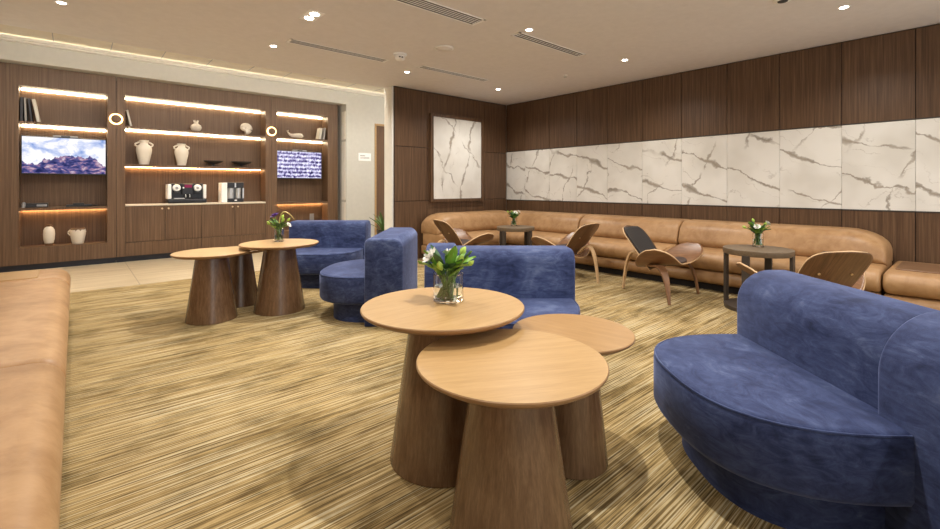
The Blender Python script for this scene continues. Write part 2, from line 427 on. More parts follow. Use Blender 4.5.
struct(MB().box(-1.05, NX, 9.38, 9.45, 0, 2.95).build('wall_recess', 'gap'))
for q in (-.2, 1.2, 2.4, 3.8, 5.6): fill_spots.append((q, 7.7))  # unseen spots added above the ceiling edge to brighten the shelf wall
# sconces
def sconce(x, label):
    r = thing('wall_sconce', label, 'wall light', (x, UY, 2.27), 0, 'round sconces between the shelf units')
    MB().lathe([(.05,0),(.05,-.035),(.0,-.035)], 40, (0,0,0), 'y').build('mount', 'brass', r, 40)
    MB().lathe([(.050,-.012),(.086,-.012),(.086,-.022),(.050,-.022),(.050,-.012)], 48, (0,0,0), 'y').build('glow_ring', 'sconce', r, 40)
    MB().lathe([(.0,-.052),(.058,-.052),(.066,-.046),(.066,-.026),(.0,-.026)], 48, (0,0,0), 'y').build('disc', 'unitwood', r, 40)
sconce(.485, 'glowing ring sconce on the walnut between the mountain screen and the amphorae')
sconce(2.835, 'glowing ring sconce on the walnut beside the narrow shelf unit with the tilted figurine')

# ------------------------------------------------------------------ screens
def tv(x0, x1, z0, z1, mat, label, bar):
    cx, cz = (x0+x1)/2, (z0+z1)/2; w, h = (x1-x0)/2, (z1-z0)/2; yf = 9.09
    r = thing('television', label, 'television', (cx, yf, z0))
    MB().box(-w, w, 0, .045, 0, 2*h).build('casing', 'black', r, bevel=.004)
    MB().box(-w+.012, w-.012, -.002, .004, -h+.018, h-.012).build('screen', mat, r, loc=(0, 0, h))
    MB().box(-.12, .12, .045, .21, h-.12, h+.12).build('wall_bracket', 'black', r)
    c = thing('camera_bar', bar, 'camera', (cx, yf+.02, z1), 0, 'camera bars on the screens')
    MB().box(-.14, .14, -.02, .022, 0, .026).build('bar', 'grey', c, bevel=.004)
    MB().box(-.05, .05, -.024, -.018, .004, .022).build('lens_window', 'black', c)
tv(-.585, .372, 1.385, 1.945, 'screen', 'wide wall screen showing a cloudy purple mountain range', 'slim camera bar on top of the mountain screen')
tv(2.965, 3.875, 1.365, 1.925, 'screen2', 'wall screen showing pale rows with purple, in the narrow shelf unit', 'slim camera bar on top of the screen with pale rows')

# ------------------------------------------------------------------ things on the shelves
def book(x, z, th, hh, lean, mat, label, group, dep=.20, y=9.06):
    r = thing('book', label, 'book', (x, y, z), 0, group); r.rotation_euler = (0, lean, 0)
    MB().box(0, .004, 0, dep, 0, hh).box(th-.004, th, 0, dep, 0, hh).box(0, th, 0, .005, 0, hh).build('cover', mat, r)
    MB().box(.004, th-.004, .006, dep-.006, .004, hh-.006).build('pages', 'paper', r)
g = 'books leaning above the mountain screen'
book(-.592, 2.147, .034, .34, 0, 'bookdark', 'black book upright against the shelf side above the mountain screen', g)
book(-.546, 2.147, .030, .34, -.03, 'bookgrey', 'grey book second from the shelf side above the mountain screen', g)
book(-.485, 2.147, .026, .335, -.09, 'bookdark', 'charcoal book leaning between pale ones above the mountain screen', g)
book(-.418, 2.147, .040, .33, -.17, 'paper', 'cream book leaning outermost of the row above the mountain screen', g)
book(.665, 2.182, .030, .26, -.20, 'paper', 'cream book leaning alone at the end of the cabinet top shelf', None)
g = 'books leaning above the screen with pale rows'
book(3.80, 2.192, .045, .24, .16, 'paper', 'white book leaning in front, above the screen with pale rows', g, .18)
book(3.885, 2.192, .040, .25, .12, 'bookgrey', 'grey book leaning against the shelf side above the screen with pale rows', g, .18)

def amphora(x, z, s, label):
    r = thing('amphora_vase', label, 'vase', (x, 9.16, z), 0, 'amphorae on the cabinet middle shelf')
    pr = [(.062,0),(.066,.015),(.080,.09),(.098,.18),(.104,.23),(.100,.265),(.082,.295),(.058,.315),(.050,.335),(.051,.355),(.064,.368),(.064,.378),(.056,.378),(.044,.35),(.040,.31),(.0,.29)]
    MB().lathe([(a*s, b*s) for a, b in pr], 40).build('body', 'ceramic', r, 50)
    for q in (-1, 1):
        pts = [(q*s*(.056+.030*t+.042*math.sin(t*PI)), 0, s*(.350-.070*t)) for t in [i/10 for i in range(11)]]
        MB().tube(pts, .012*s, 8).build('handle', 'ceramic', r, 60)
amphora(0.859, 1.572, 1.06, 'larger cream amphora with two handles, nearer the mountain screen')
amphora(1.39, 1.572, 1.0, 'slimmer cream amphora with two handles, beside the black footed bowls')
def footed(x, label, s=1.0):
    r = thing('footed_bowl', label, 'bowl', (x, 9.14, 1.572), 0, 'black footed bowls')
    MB().lathe([(.055*s,0),(.058*s,.008),(.022*s,.018),(.020*s,.040),(.04*s,.050)], 36).build('foot', 'bowl', r, 40)
    MB().lathe([(.02*s,.046),(.09*s,.056),(.155*s,.085),(.165*s,.100),(.158*s,.100),(.09*s,.070),(.0,.062)], 40).build('dish', 'bowl', r, 50)
footed(1.877, 'black footed bowl standing between the slim amphora and the other bowl', .95)
footed(2.343, 'black footed bowl at the shelf end, wider of the two', 1.08)
r = thing('pomegranate_vase', 'round cream vase with a spiky rim on the cabinet top shelf', 'vase', (1.605, 9.15, 2.182))
MB().lathe([(.04,0),(.075,.03),(.088,.07),(.075,.11),(.040,.135),(.028,.15),(.032,.165),(.022,.165),(.0,.14)], 36).build('body', 'ceramic', r, 50)
sp = MB()
for k in range(6):
    a = k*PI/3; c, s_ = math.cos(a), math.sin(a)
    sp.tube([(c*.026, s_*.026, .158), (c*.036, s_*.036, .18), (c*.042, s_*.042, .205)], [.009,.008,.001], 6)
sp.build('crown_rim', 'ceramic', r, 60)
r = thing('shell_ornament', 'cream coiled sea shell ornament on the cabinet top shelf', 'ornament', (2.406, 9.15, 2.182))
sh = MB(); pts = []; rad = []
for i in range(60):
    t = i/59; a = -PI/2 + t*2*PI*1.75; R_ = .075*(1-t)**.9+.004
    pts.append((R_*math.cos(a)*1.05, -.05*t, .085+R_*math.sin(a)*.85)); rad.append(.055*(1-t)+.006)
off = min(p[2]-q for p, q in zip(pts, rad)); pts = [(a, b, c-off) for a, b, c in pts]
sh.tube(pts, rad, 14).build('shell', 'ceramic', r, 60)
r = thing('whale_figurine', 'white whale shaped figurine above the screen with pale rows', 'ornament', (3.358, 9.14, 2.192))
wp_ = [(-.17,0,.120),(-.155,0,.095),(-.12,0,.062),(-.07,0,.046),(0,0,.048),(.06,0,.052),(.11,0,.050),(.145,0,.042)]
MB().tube(wp_, [.006,.014,.022,.036,.046,.050,.044,.016], 14).build('body', 'ceramic', r, 60)
MB().tube([(-.165,-.05,.140),(-.168,0,.118),(-.165,.05,.140)], [.004,.012,.004], 8).build('tail_fin', 'ceramic', r, 60)
# bottom shelf by the mountain screen
r = thing('bottle_vase', 'tall white vase with a brown foot on the lowest shelf', 'vase', (-0.29, 9.13, .332))
MB().lathe([(.042,0),(.046,.015),(.050,.035)], 32).build('foot', 'brownceramic', r, 40)
MB().lathe([(.050,.035),(.062,.09),(.067,.17),(.062,.23),(.045,.265),(.024,.280),(.0,.281)], 36).build('body', 'ceramic', r, 50)
MB().lathe([(.019,.276),(.017,.296),(.026,.310),(.018,.310),(.0,.30)], 24).build('neck', 'brownceramic', r, 50)
MB().tube([(.018+.024*math.sin(t*PI/8), 0, .304-.035*t/8) for t in range(9)], .005, 6).build('handle', 'brownceramic', r, 60)
r = thing('crackle_pot', 'squat cream pot with a broken brown rim on the lowest shelf', 'pot', (0.034, 9.14, .332))
MB().lathe([(.066,0),(.070,.01),(.090,.13),(.097,.185),(.090,.215),(.084,.218),(.074,.20),(.0,.19)], 40).build('body', 'ceramic', r, 50)
rim = MB(); n = 40; vs = []
for k in range(n):
    a = 2*PI*k/n; dz = .02*math.sin(3*a)+.012*math.sin(7*a)
    vs.append([(math.cos(a)*q, math.sin(a)*q, z_) for q, z_ in ((.095,.190+dz),(.088,.228),(.080,.238),(.072,.226))])
rim.loft([list(x) for x in vs+[vs[0]]], False).build('rim', 'brownceramic', r, 60)
MB().tube([(-.088-.026*math.sin(t*PI/8), 0, .215-.085*t/8) for t in range(9)], .008, 8).build('handle', 'ceramic', r, 60)
# black devices on the shelf under the mountain screen
r = thing('media_player', 'black media box with a silver end on the shelf under the mountain screen', 'electronic device', (-0.419, 9.13, .902))
MB().box(-.11, .12, -.07, .09, 0, .062).build('casing', 'black', r, bevel=.006)
MB().lathe([(.0,0),(.024,0),(.024,.05),(.015,.075),(.0,.078)], 20, (-.135,-.03,0)).build('knob', 'grey', r, 40)
MB().box(.0, .11, -.074, -.069, .015, .045).build('front_panel', 'grey', r)
r = thing('cable_box', 'flat black receiver lying under the mountain screen beside the media box', 'electronic device', (0.046, 9.13, .902))
MB().box(-.15, .15, -.06, .09, 0, .030).build('casing', 'black', r, bevel=.005)
MB().box(-.07, .06, -.04, .06, .030, .052).build('lid', 'black', r, bevel=.005)
MB().tube([(.15,.0,.02),(.19,.02,.012),(.22,.06,.010),(.20,.12,.012)], .008, 8).build('cable', 'black', r, 60)

# coffee machine
r = thing('coffee_machine', 'black twin coffee machine with white side panels on the pale counter', 'coffee machine', (1.46, 9.12, .922))
MB().box(-.29, .29, -.12, .17, 0, .075).build('base', 'black', r, bevel=.02)
MB().box(-.25, .25, -.02, .17, .075, .34).build('body', 'black', r, bevel=.012)
MB().box(-.29, -.235, -.09, .16, .075, .325).build('side_panel', 'whiteplastic', r, bevel=.012)
MB().box(.238, .285, -.09, .16, .075, .325).build('side_panel', 'whiteplastic', r, bevel=.012)
for q in (-.155, .155):
    MB().lathe([(.058,0),(.062,-.03),(.050,-.05),(.0,-.056)], 32, (q, -.02, .262), 'y').build('bean_lid', 'whiteplastic', r, 40)
    MB().lathe([(.022,0),(.020,-.008),(.0,-.010)], 20, (q, -.074, .262), 'y').build('lid_emblem', 'grey', r, 40)
    MB().box(q-.045, q+.045, -.09, -.02, .165, .195).build('spout', 'black', r, bevel=.008)
MB().box(-.085, .085, -.085, -.02, .14, .335).build('control_head', 'black', r, bevel=.015)
MB().box(-.045, .065, -.088, -.084, .268, .318).build('display', 'red', r)
MB().lathe([(.013,0),(.012,-.006),(.0,-.007)], 16, (-.062, -.085, .265), 'y').build('button', 'whiteplastic', r, 40)
MB().tube([(-.03,-.08,.15),(-.03,-.095,.13),(-.03,-.095,.10)], .008, 8).tube([(.03,-.08,.15),(.03,-.095,.13),(.03,-.095,.10)], .008, 8).build('nozzle', 'steel', r, 60)
MB().box(-.20, -.05, -.124, -.06, .076, .090).build('drip_tray', 'steel', r, bevel=.003)
r = thing('drink_dispenser', 'silver drink dispenser with two clear cylinders on the pale counter', 'dispenser', (2.168, 9.13, .922))
MB().box(-.185, -.09, -.10, .14, 0, .355).build('side_panel', 'whiteplastic', r, bevel=.008)
MB().box(-.09, .185, -.10, .14, 0, .07).build('base', 'black', r, bevel=.006)
MB().box(-.09, .185, -.10, .14, .26, .365).build('head', 'black', r, bevel=.006)
MB().box(-.09, .185, .02, .14, .07, .26).build('back_plate', 'steel', r)
MB().box(.165, .188, -.10, .14, .07, .26).build('side_strip', 'steel', r)
for q in (-.025, .105): MB().lathe([(.05,.07),(.05,.26)], 28, (q, -.035, 0)).build('canister', 'steel', r, 40)
MB().box(.03, .055, -.105, -.1, .27, .35).build('tap', 'steel', r, bevel=.003)
MB().box(.03, .07, -.104, -.1, .025, .045).build('badge', 'whiteplastic', r)

# sign by the door
r = thing('wall_sign', 'small white notice plate on the cream wall beside the door', 'sign', (4.70, WY, 1.85))
MB().box(-.14, .16, -.010, 0, -.085, .085).build('plate', 'whiteplastic', r, bevel=.002)
MB().box(-.10, .02, -.0112, -.0098, .018, .034).box(-.10, .12, -.0112, -.0098, -.012, -.002).box(-.10, .12, -.0112, -.0098, -.034, -.024).build('lettering', 'grey', r)

# picture of framed marble
r = thing('framed_marble_panel', 'tall white veined marble panel in a dark walnut frame', 'wall art', (5.125, BY, .945))
MB().box(-.61, -.555, -.055, 0, 0, 1.51).box(.555, .61, -.055, 0, 0, 1.51).box(-.555, .555, -.055, 0, 0, .05).box(-.555, .555, -.055, 0, 1.46, 1.51).build('frame', 'wallnut', r, bevel=.002)
MB().box(-.555, .555, -.040, -.002, 0, 1.41).build('marble_sheet', 'marblev', r, loc=(0, 0, .05))

# ------------------------------------------------------------------ ceiling fittings
def downlight(x, y, label):
    r = thing('downlight', label, 'ceiling light', (x, y, H), 0, 'round recessed downlights')
    MB().lathe([(.030,-.002),(.048,-.004),(.050,-.0),(.030,-.0)], 32).build('trim_ring', 'whiteplastic', r, 40)
    MB().lathe([(.0,-.0025),(.032,-.0025),(.032,-.0005),(.0,-.0005)], 28).build('lens', 'lamp', r, 40)
    return r
DL = [(-.09,5.33,'round recessed downlight near the cream cove, above the tan tray end'),
      (1.71,5.36,'round recessed downlight between the cove and the long slim vent'),
      (3.51,5.32,'round recessed downlight beside the smoke detector'),
      (5.26,5.26,'round recessed downlight in the corner above the framed marble'),
      (3.51,3.06,'round recessed downlight at the end of the middle vent'),
      (5.26,2.98,'round recessed downlight close to the long panelled wall, by the sprinkler'),
      (5.20,.80,'big bright recessed downlight above the grey round side table'),
      (-.09,3.05,None),(1.71,3.05,None),(-.09,.80,None),(3.51,.80,None),(3.51,-1.4,None),(1.71,-1.4,None),(5.26,-1.4,None)]
def spot(x, y, z, e, ang=150, blend=.9, col=(1.0,.96,.895), size=.035):
    L = bpy.data.lights.new('spot_beam', 'SPOT'); L.energy = e; L.spot_size = math.radians(ang); L.spot_blend = blend; L.color = col
    L.shadow_soft_size = size; o = bpy.data.objects.new('spot_beam', L); COL.objects.link(o); o.location = (x, y, z); return o
EN = 84
for x, y, lb in DL:
    if lb: downlight(x, y, lb)
    spot(x, y, H-.03, EN*(.55 if x < 0 else 1))
r = thing('twin_downlight', 'square twin recessed downlight in the open ceiling', 'ceiling light', (1.68, 4.17, H))
MB().box(-.075, .075, -.14, .14, -.004, 0).build('trim_plate', 'whiteplastic', r, bevel=.001)
for q in (-.066, .066): MB().lathe([(.0,-.0065),(.040,-.0065),(.040,-.004),(.0,-.004)], 28, (0,q,0)).build('lens', 'lamp', r, 40)
spot(1.68, 4.17, H-.03, EN*2.0)
spot(1.66, 1.12, H-.03, EN*2.0)
for qx, qy in fill_spots: spot(qx, qy, 3.25, 45)  # added fill spots, no fittings modelled for them

def vent(x0, x1, y, w, n, label):
    r = thing('slot_vent', label, 'ceiling vent', ((x0+x1)/2, y, H), 0, 'linear slot vents')
    a = (x1-x0)/2
    MB().box(-a, a, -w/2, -w/2+.014, -.006, 0).box(-a, a, w/2-.014, w/2, -.006, 0).box(-a, -a+.03, -w/2, w/2, -.006, 0).box(a-.03, a, -w/2, w/2, -.006, 0).build('frame', 'whiteplastic', r)
    MB().box(-a+.03, a-.03, -w/2+.014, w/2-.014, -.0015, 0).build('slot_backing', 'slot', r)
    for k in range(1, n):
        yy = -w/2+.014+(w-.028)*k/n
        MB().box(-a+.03, a-.03, yy-.004, yy+.004, -.005, -.0015).build('blade', 'whiteplastic', r)
vent(1.78, 2.99, 3.25, .19, 5, 'wide linear slot vent of several blades at the ceiling centre')
vent(3.48, 4.68, 3.23, .13, 3, 'linear slot vent between two downlights, towards the panelled wall')
vent(1.76, 3.01, 5.03, .14, 3, 'long slim linear slot vent nearest the cream cove')
vent(3.46, 4.72, 4.95, .13, 3, 'slim linear slot vent by the picture wall, beyond the ceiling speaker')
r = thing('smoke_detector', 'white domed smoke detector on the ceiling', 'smoke detector', (2.97, 4.66, H))
MB().lathe([(.085,0),(.085,-.020),(.075,-.026),(.0,-.026)], 36).build('base', 'whiteplastic', r, 40)
MB().lathe([(.065,-.026),(.060,-.060),(.045,-.075),(.0,-.080)], 36).build('dome', 'whiteplastic', r, 40)
MB().box(-.05, -.03, -.062, -.055, -.058, -.045).box(-.015, .005, -.064, -.057, -.058, -.045).build('sensor_slot', 'black', r)
r = thing('ceiling_speaker', 'flat round white ceiling speaker', 'speaker', (3.23, 4.12, H))
MB().lathe([(.115,0),(.115,-.006),(.100,-.012),(.0,-.012)], 40).build('rim', 'whiteplastic', r, 40)
MB().lathe([(.095,-.012),(.090,-.015),(.0,-.015)], 40).build('grille', 'ceil', r, 40)
r = thing('ceiling_sprinkler', 'tiny white ceiling sprinkler near the panelled wall', 'sprinkler', (5.32, 3.95, H))
MB().lathe([(.035,0),(.030,-.008),(.010,-.012),(.010,-.03),(.0,-.03)], 24).build('escutcheon', 'whiteplastic', r, 40)
MB().lathe([(.0,-.030),(.022,-.032),(.022,-.036),(.0,-.036)], 20).build('deflector', 'steel', r, 40)
r = thing('eyeball_spot', 'dark eyed ceiling spot cut by the picture edge', 'ceiling light', (4.60, 1.12, H))
MB().lathe([(.07,0),(.07,-.006),(.04,-.010),(.04,-.0)], 32).build('trim_ring', 'whiteplastic', r, 40)
MB().lathe([(.04,-.006),(.036,-.016),(.0,-.020)], 28).build('eye', 'black', r, 40)

# ------------------------------------------------------------------ cone tables
def cone_table(lat, d, z, R, rb, rt, label, top='oak', rot=0):
    x, y = at(lat, d)
    r = thing('pedestal_table', label, 'table', (x, y, .004), rot, 'round oak topped cone tables')
    z -= .004; th = .026
    MB().lathe([(rb-.004,0),(rb,.004),(rt,z-th-.002),(rt,z-th)], 96).build('pedestal', 'cone', r, 40)
    MB().lathe([(.0,z-th),(R-.022,z-th),(R-.004,z-.014),(R,z-.008),(R,z-.003),(R-.003,z),(.0,z)], 96).build('tabletop', top, r, 40)
    tt = r.children[-1]; tt.data.materials.append(M['oakshade'])
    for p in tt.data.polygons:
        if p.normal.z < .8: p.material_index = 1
    return x, y
T1 = cone_table(-.120, 2.01, .672, .362, .235, .143, 'tallest oak cone table carrying the vase of white buds, among tan carpet stripes')
T2 = cone_table(.143, 1.57, .600, .330, .215, .132, 'oak cone table overlapping the two beside it, its empty top nearest', rot=-.5)
T3 = cone_table(.450, 1.975, .568, .262, .152, .098, 'smallest oak cone table tucked behind the empty topped one by the blue bench', 'oakdim', .2)
T4 = cone_table(-1.855, 4.37, .656, .360, .232, .140, 'oak cone table with the purple flower vase in front of the blue bench')
T5 = cone_table(-2.345, 4.07, .612, .316, .208, .128, 'empty topped oak cone table beside the tiled floor edge')
T6 = cone_table(-2.360, 4.60, .565, .268, .178, .105, 'low dark cone table squeezed behind the pair near the tiled floor', 'oakdim', .4)

# ------------------------------------------------------------------ blue velvet benches
def dshape(half, dep, n=2.7, k=40):
    pts = []
    for i in range(k+1):
        a = PI + PI*i/k; c, s_ = math.cos(a), math.sin(a)
        pts.append((half*math.copysign(abs(c)**(2/n), c), dep*math.copysign(abs(s_)**(2/n), s_)))
    return pts                                     # from (-half,0) through (0,-dep) to (half,0), CCW
def round_rect_profile(t, ztop, zb, rf, rr, k=10):  # back profile in (y, z): front at y=0, rear at y=t
    p = [(0, zb), ]
    for i in range(k+1):
        a = PI - PI/2*i/k; p.append((rf+rf*math.cos(a), ztop-rf+rf*math.sin(a)))
    for i in range(k+1):
        a = PI/2 - PI/2*i/k; p.append((t-rr+rr*math.cos(a), ztop-rr+rr*math.sin(a)))
    p.append((t, zb)); return p
def slab_back(x0, x1, prof, e=.025):
    n = len(prof); nr = []
    for i in range(n):
        a, b = prof[i-1], prof[(i+1)%n]; dx, dy = b[0]-a[0], b[1]-a[1]; L = math.hypot(dx, dy) or 1
        nr.append((dy/L, -dx/L))
    m = MB(); rings = []
    for x, q in ((x0,1),(x0+e*.12,.6),(x0+e*.4,.25),(x0+e,0),(x1-e,0),(x1-e*.4,.25),(x1-e*.12,.6),(x1,1)):
        rings.append([(x, prof[i][0]+nr[i][0]*e*q, prof[i][1]+nr[i][1]*e*q) for i in range(n)])
    m.loft(rings); return m
def blue_bench(lat, d, turn, half, dep, label, rf=.15, bolster=None, bx=(0,0), t=.33):
    x, y = at(lat, d)
    r = thing('velvet_bench', label, 'sofa', (x, y, .004), -YAW+turn, 'blue velvet curved benches')
    o = dshape(half, dep); o = o+[(half, .05), (-half, .05)]
    seat = MB().prism(o, [(.03,.175),(.010,.185),(0,.205),(0,.385),(.004,.402),(.014,.414),(.030,.418)])
    seat.build('seat', 'velvet', r, 50)
    e = MB(); ring = dshape(half-.006, dep-.006)
    e.tube([(px, py, .408) for px, py in ring], .005, 6).build('piping', 'velvet', r, 60)
    b = dshape(half-.10, dep-.12); b = b+[(half-.10, .03), (-half+.10, .03)]
    MB().prism(b, [(0,0),(0,.18)]).build('plinth', 'velvet', r, 50)
    xb0, xb1 = bx if bolster else (-half-.03, half+.03)
    slab_back(xb0, xb1, round_rect_profile(t, .755, .0, rf, .09)).build('backrest', 'velvet', r, 50)
    if bolster:
        q0, q1, pr = bolster
        m = slab_back(q0, q1, [(a-pr, c) for a, c in round_rect_profile(t+.03, .775, .0, .22, .10, 14)], .02)
        m.build('bolster', 'velvet', r, 50)
    return r
blue_bench(1.425, 1.90, -PI/2, .495, .58, 'big blue velvet bench with its half round seat towards the empty oak table', .17, (.355, 1.0, .03), (-.51, .42))
blue_bench(.255, 3.13, 0, .475, .56, 'blue velvet bench behind the tallest oak table, its back to the leather corner', .09, (-.575, -.36, .012), (-.42, .485))
blue_bench(-.905, 4.37, -PI/2, .52, .505, 'blue velvet bench seen end on, turned away from its neighbour', .05)
blue_bench(-1.83, 5.73, 0, .465, .56, 'blue velvet bench before the narrow shelf unit, behind the purple flowers', .07)

# ------------------------------------------------------------------ tan leather banquettes
def cushion(y0, y1, prof, r=.03, top0=0, top1=0, k=7):
    """profile in (x, z) swept along y with soft ends; top0/top1: radius of a quarter-round upper end"""
    n = len(prof); nr = []
    area = sum(prof[i-1][0]*prof[i][1]-prof[i][0]*prof[i-1][1] for i in range(n)); sg = 1 if area > 0 else -1
    for i in range(n):
        a, b = prof[i-1], prof[(i+1)%n]; dx, dz = b[0]-a[0], b[1]-a[1]; L = math.hypot(dx, dz) or 1
        nr.append((-dz/L*sg, dx/L*sg))
    zlo = min(p[1] for p in prof)
    ts = set()
    for i in range(k+1):
        u = 1-math.cos(i/k*PI/2); ts.add(round(y0+r*u, 5)); ts.add(round(y1-r*u, 5))
        if top0: ts.add(round(y0+top0*u, 5))
        if top1: ts.add(round(y1-top1*u, 5))
    rings = []
    for y in sorted(ts):
        dd = min(y-y0, y1-y); e = 0 if dd >= r else r*(1-math.sqrt(max(0, 1-((r-dd)/r)**2)))
        f = 1.0
        for R_, q in ((top0, y-y0), (top1, y1-y)):
            if R_ and q < R_: f = min(f, .42+.58*math.sqrt(max(0, 1-((R_-q)/R_)**2)))
        rings.append([(prof[i][0]+nr[i][0]*e, y, zlo+(prof[i][1]+nr[i][1]*e-zlo)*f) for i in range(n)])
    return MB().loft(rings)
def arc(cx, cz, rx, rz, a0, a1, k=8):
    return [(cx+rx*math.cos(math.radians(a0+(a1-a0)*i/k)), cz+rz*math.sin(math.radians(a0+(a1-a0)*i/k))) for i in range(k+1)]
# profiles: x = distance from the wall (0) to the front
FR = .96
P_base = arc(FR-.09, .155, .08, .075, -80, 80) + [(.06,.235),(.06,.085)]
P_seat = arc(FR-.10, .335, .115, .105, -85, 85, 10) + [(.5,.452),(.10,.452),(.10,.232)]
P_back = arc(.40, .51, .155, .10, -70, 20, 5) + arc(.30, .585, .225, .175, 12, 90, 9) + arc(.12, .68, .08, .08, 90, 175, 5) + [(.04,.44),(.40,.44)]
def section(label, org, rz, L, top0=0, top1=0, seat=None, group='tan leather sofa sections along the panelled walls', back=None, mirror=False):
    """built along local y from 0 to L, wall at local x=0, front at +x (mirror: front at -x)"""
    r = thing('leather_sofa', label, 'sofa', (*org, .004), rz, group)
    m = -1 if mirror else 1
    def pr(p): return [(m*a, b) for a, b in p]
    MB().box(min(m*.08, m*(FR-.10)), max(m*.08, m*(FR-.10)), .03, L-.03, 0, .085).build('plinth', 'gap', r)
    cushion(.004, L-.004, pr(P_base), .03).build('base', 'leather', r, 60)
    for a, b in (seat or [(0, L)]): cushion(a+.003, b-.003, pr(P_seat), .035).build('seat_cushion', 'leather', r, 60)
    for a, b, t0, t1 in (back or [(0, L, top0, top1)]): cushion(a+.003, b-.003, pr(P_back), .03, t0, t1).build('backrest', 'leather', r, 60)
    return r
# long wall: local x axis points to -X of the room -> rotate by 180 deg; local y then runs towards -Y
section('tan leather sofa section ending in a rounded back beside the tray end', (RX-.005, 2.575), PI, 1.995, 0, .34)
section('tan leather sofa section in the middle of the marble wall, behind the black padded chair', (RX-.005, 4.11), PI, 1.53)
rc = section('tan leather corner sofa section turning under the framed marble, behind the small round table', (RX-.005, BY-.02), PI, 2.035, seat=[(.0, 2.03)], back=[(.40, 2.03, 0, 0)])
r2 = section('tmp', (4.30, BY-.005), -PI/2, 1.14, .32, 0, back=[(0, 1.72, .34, 0)])
for ch in list(r2.children):                       # the arm along the picture wall belongs to the same corner piece
    ch.parent = rc; ch.matrix_basis = Matrix.Rotation(-PI, 4, 'Z') @ Matrix.Translation(Vector((4.30-(RX-.005), .015, 0))) @ Matrix.Rotation(-PI/2, 4, 'Z')
bpy.data.objects.remove(r2)
def tray_end(label, org, rz, L, mirror=False, tm='tray'):
    r = thing('sofa_tray_end', label, 'sofa table', (*org, .004), rz, 'leather tray ends of the sofas')
    m = -1 if mirror else 1
    def pr(p): return [(m*a, b) for a, b in p]
    MB().box(min(m*.08, m*(FR-.10)), max(m*.08, m*(FR-.10)), .03, L-.03, 0, .085).build('plinth', 'gap', r)
    cushion(.004, L-.004, pr(P_base), .03).build('base', 'leather', r, 60)
    P = arc(FR-.10, .335, .115, .105, -85, 85, 10) + [(.05,.44),(.05,.232)]
    cushion(.004, L-.004, pr(P), .05).build('top_cushion', 'leather', r, 60)
    rr = arc(.20, .12, .05, .05, 180, 270, 5)+arc(FR-.24, .12, .05, .05, 270, 360, 5)+arc(FR-.24, L-.12, .05, .05, 0, 90, 5)+arc(.20, L-.12, .05, .05, 90, 180, 5)
    if mirror: rr = [(-a, b) for a, b in rr][::-1]
    MB().prism(rr, [(0,.436),(0,.446),(.003,.449)]).build('tray', tm, r, 40)
tray_end('tan leather tray end closing the sofa under the marble wall', (RX-.005, .575), PI, 1.0)
# left-hand sofa: front towards +X, back to the left wall
LX = -1.005
section('long tan leather sofa section beside the striped carpet, next to the rounded tray end', (LX, 2.72), 0, 2.36, group='tan leather sofa along the cream wall')
section('tan leather sofa section reaching out of the picture at the bottom corner', (LX, .10), 0, 2.615, group='tan leather sofa along the cream wall')
tray_end('tan leather tray end beside the tiled floor, under the mountain screen', (LX, 5.085), 0, .62, tm='oak')

# ------------------------------------------------------------------ low grey round tables
def ring_table(x, y, R, z, label, rot=0):
    r = thing('round_side_table', label, 'table', (x, y, .004), rot, 'grey round side tables with a ring base')
    z -= .004
    MB().lathe([(.0,z-.055),(R-.004,z-.055),(R,z-.05),(R,z-.004),(R-.004,z),(.0,z)], 72).build('tabletop', 'greytable', r, 40)
    MB().lathe([(.0,.0),(R-.012,.0),(R-.01,.004),(R-.01,.034),(R-.014,.038),(.0,.038)], 72).build('base', 'darkleg', r, 40)
    for k in range(4):
        a = k*PI/2; c, s_ = math.cos(a), math.sin(a)
        m = MB(); w, t0, t1 = .032, R-.024, R+.004
        m.add([(c*q-s_*ww, s_*q+c*ww, zz) for zz in (.0, z-.048) for q, ww in ((t0,-w),(t1,-w),(t1,w),(t0,w))],
              [(0,3,2,1),(4,5,6,7),(0,1,5,4),(1,2,6,5),(2,3,7,6),(3,0,4,7)])
        m.build('leg', 'darkleg', r, bevel=.002)
ring_table(5.02, 1.43, .298, .60, 'grey oak round side table before the marble wall, behind the big blue bench', math.radians(-3))
ring_table(5.01, 4.64, .285, .60, 'grey oak round side table in the leather corner under the framed marble', math.radians(5))

# ------------------------------------------------------------------ shell chairs
def bez(p, n=14):
    p = [Vector(q) for q in p]; out = []
    for i in range(n+1):
        t = i/n; a, b, c, d = p; out.append(a*(1-t)**3+b*3*t*(1-t)**2+c*3*t*t*(1-t)+d*t**3)
    return out
def seat_pt(s, t, off=0.0):                 # s -1..1 across, t -1..1 back to front
    hd = .25*(max(0, 1-abs(s)**4))**.5
    x = .455*s; y = .105+.13*abs(s)**1.7+hd*t
    z = .338+.225*abs(s)**2.2+.045*t*(1-abs(s)**2)+off
    return (x, y, z)
def back_pt(s, t, off=0.0):                 # t 0 bottom .. 1 top
    w = .175+.058*math.sin(min(1, t/.66)*PI/2)
    if t > .70: w *= (max(0, 1-((t-.70)/.30)**3.2))**.42 if t < 1 else 0
    x = w*s; z = .285+.460*t; y = -.0-.27*t-.07*t*t+.045*(s*s)*min(1, w/.2)
    n = Vector((-.3*s*.4, .80, .55)).normalized()
    return (x+n.x*off, y+n.y*off, z+n.z*off)
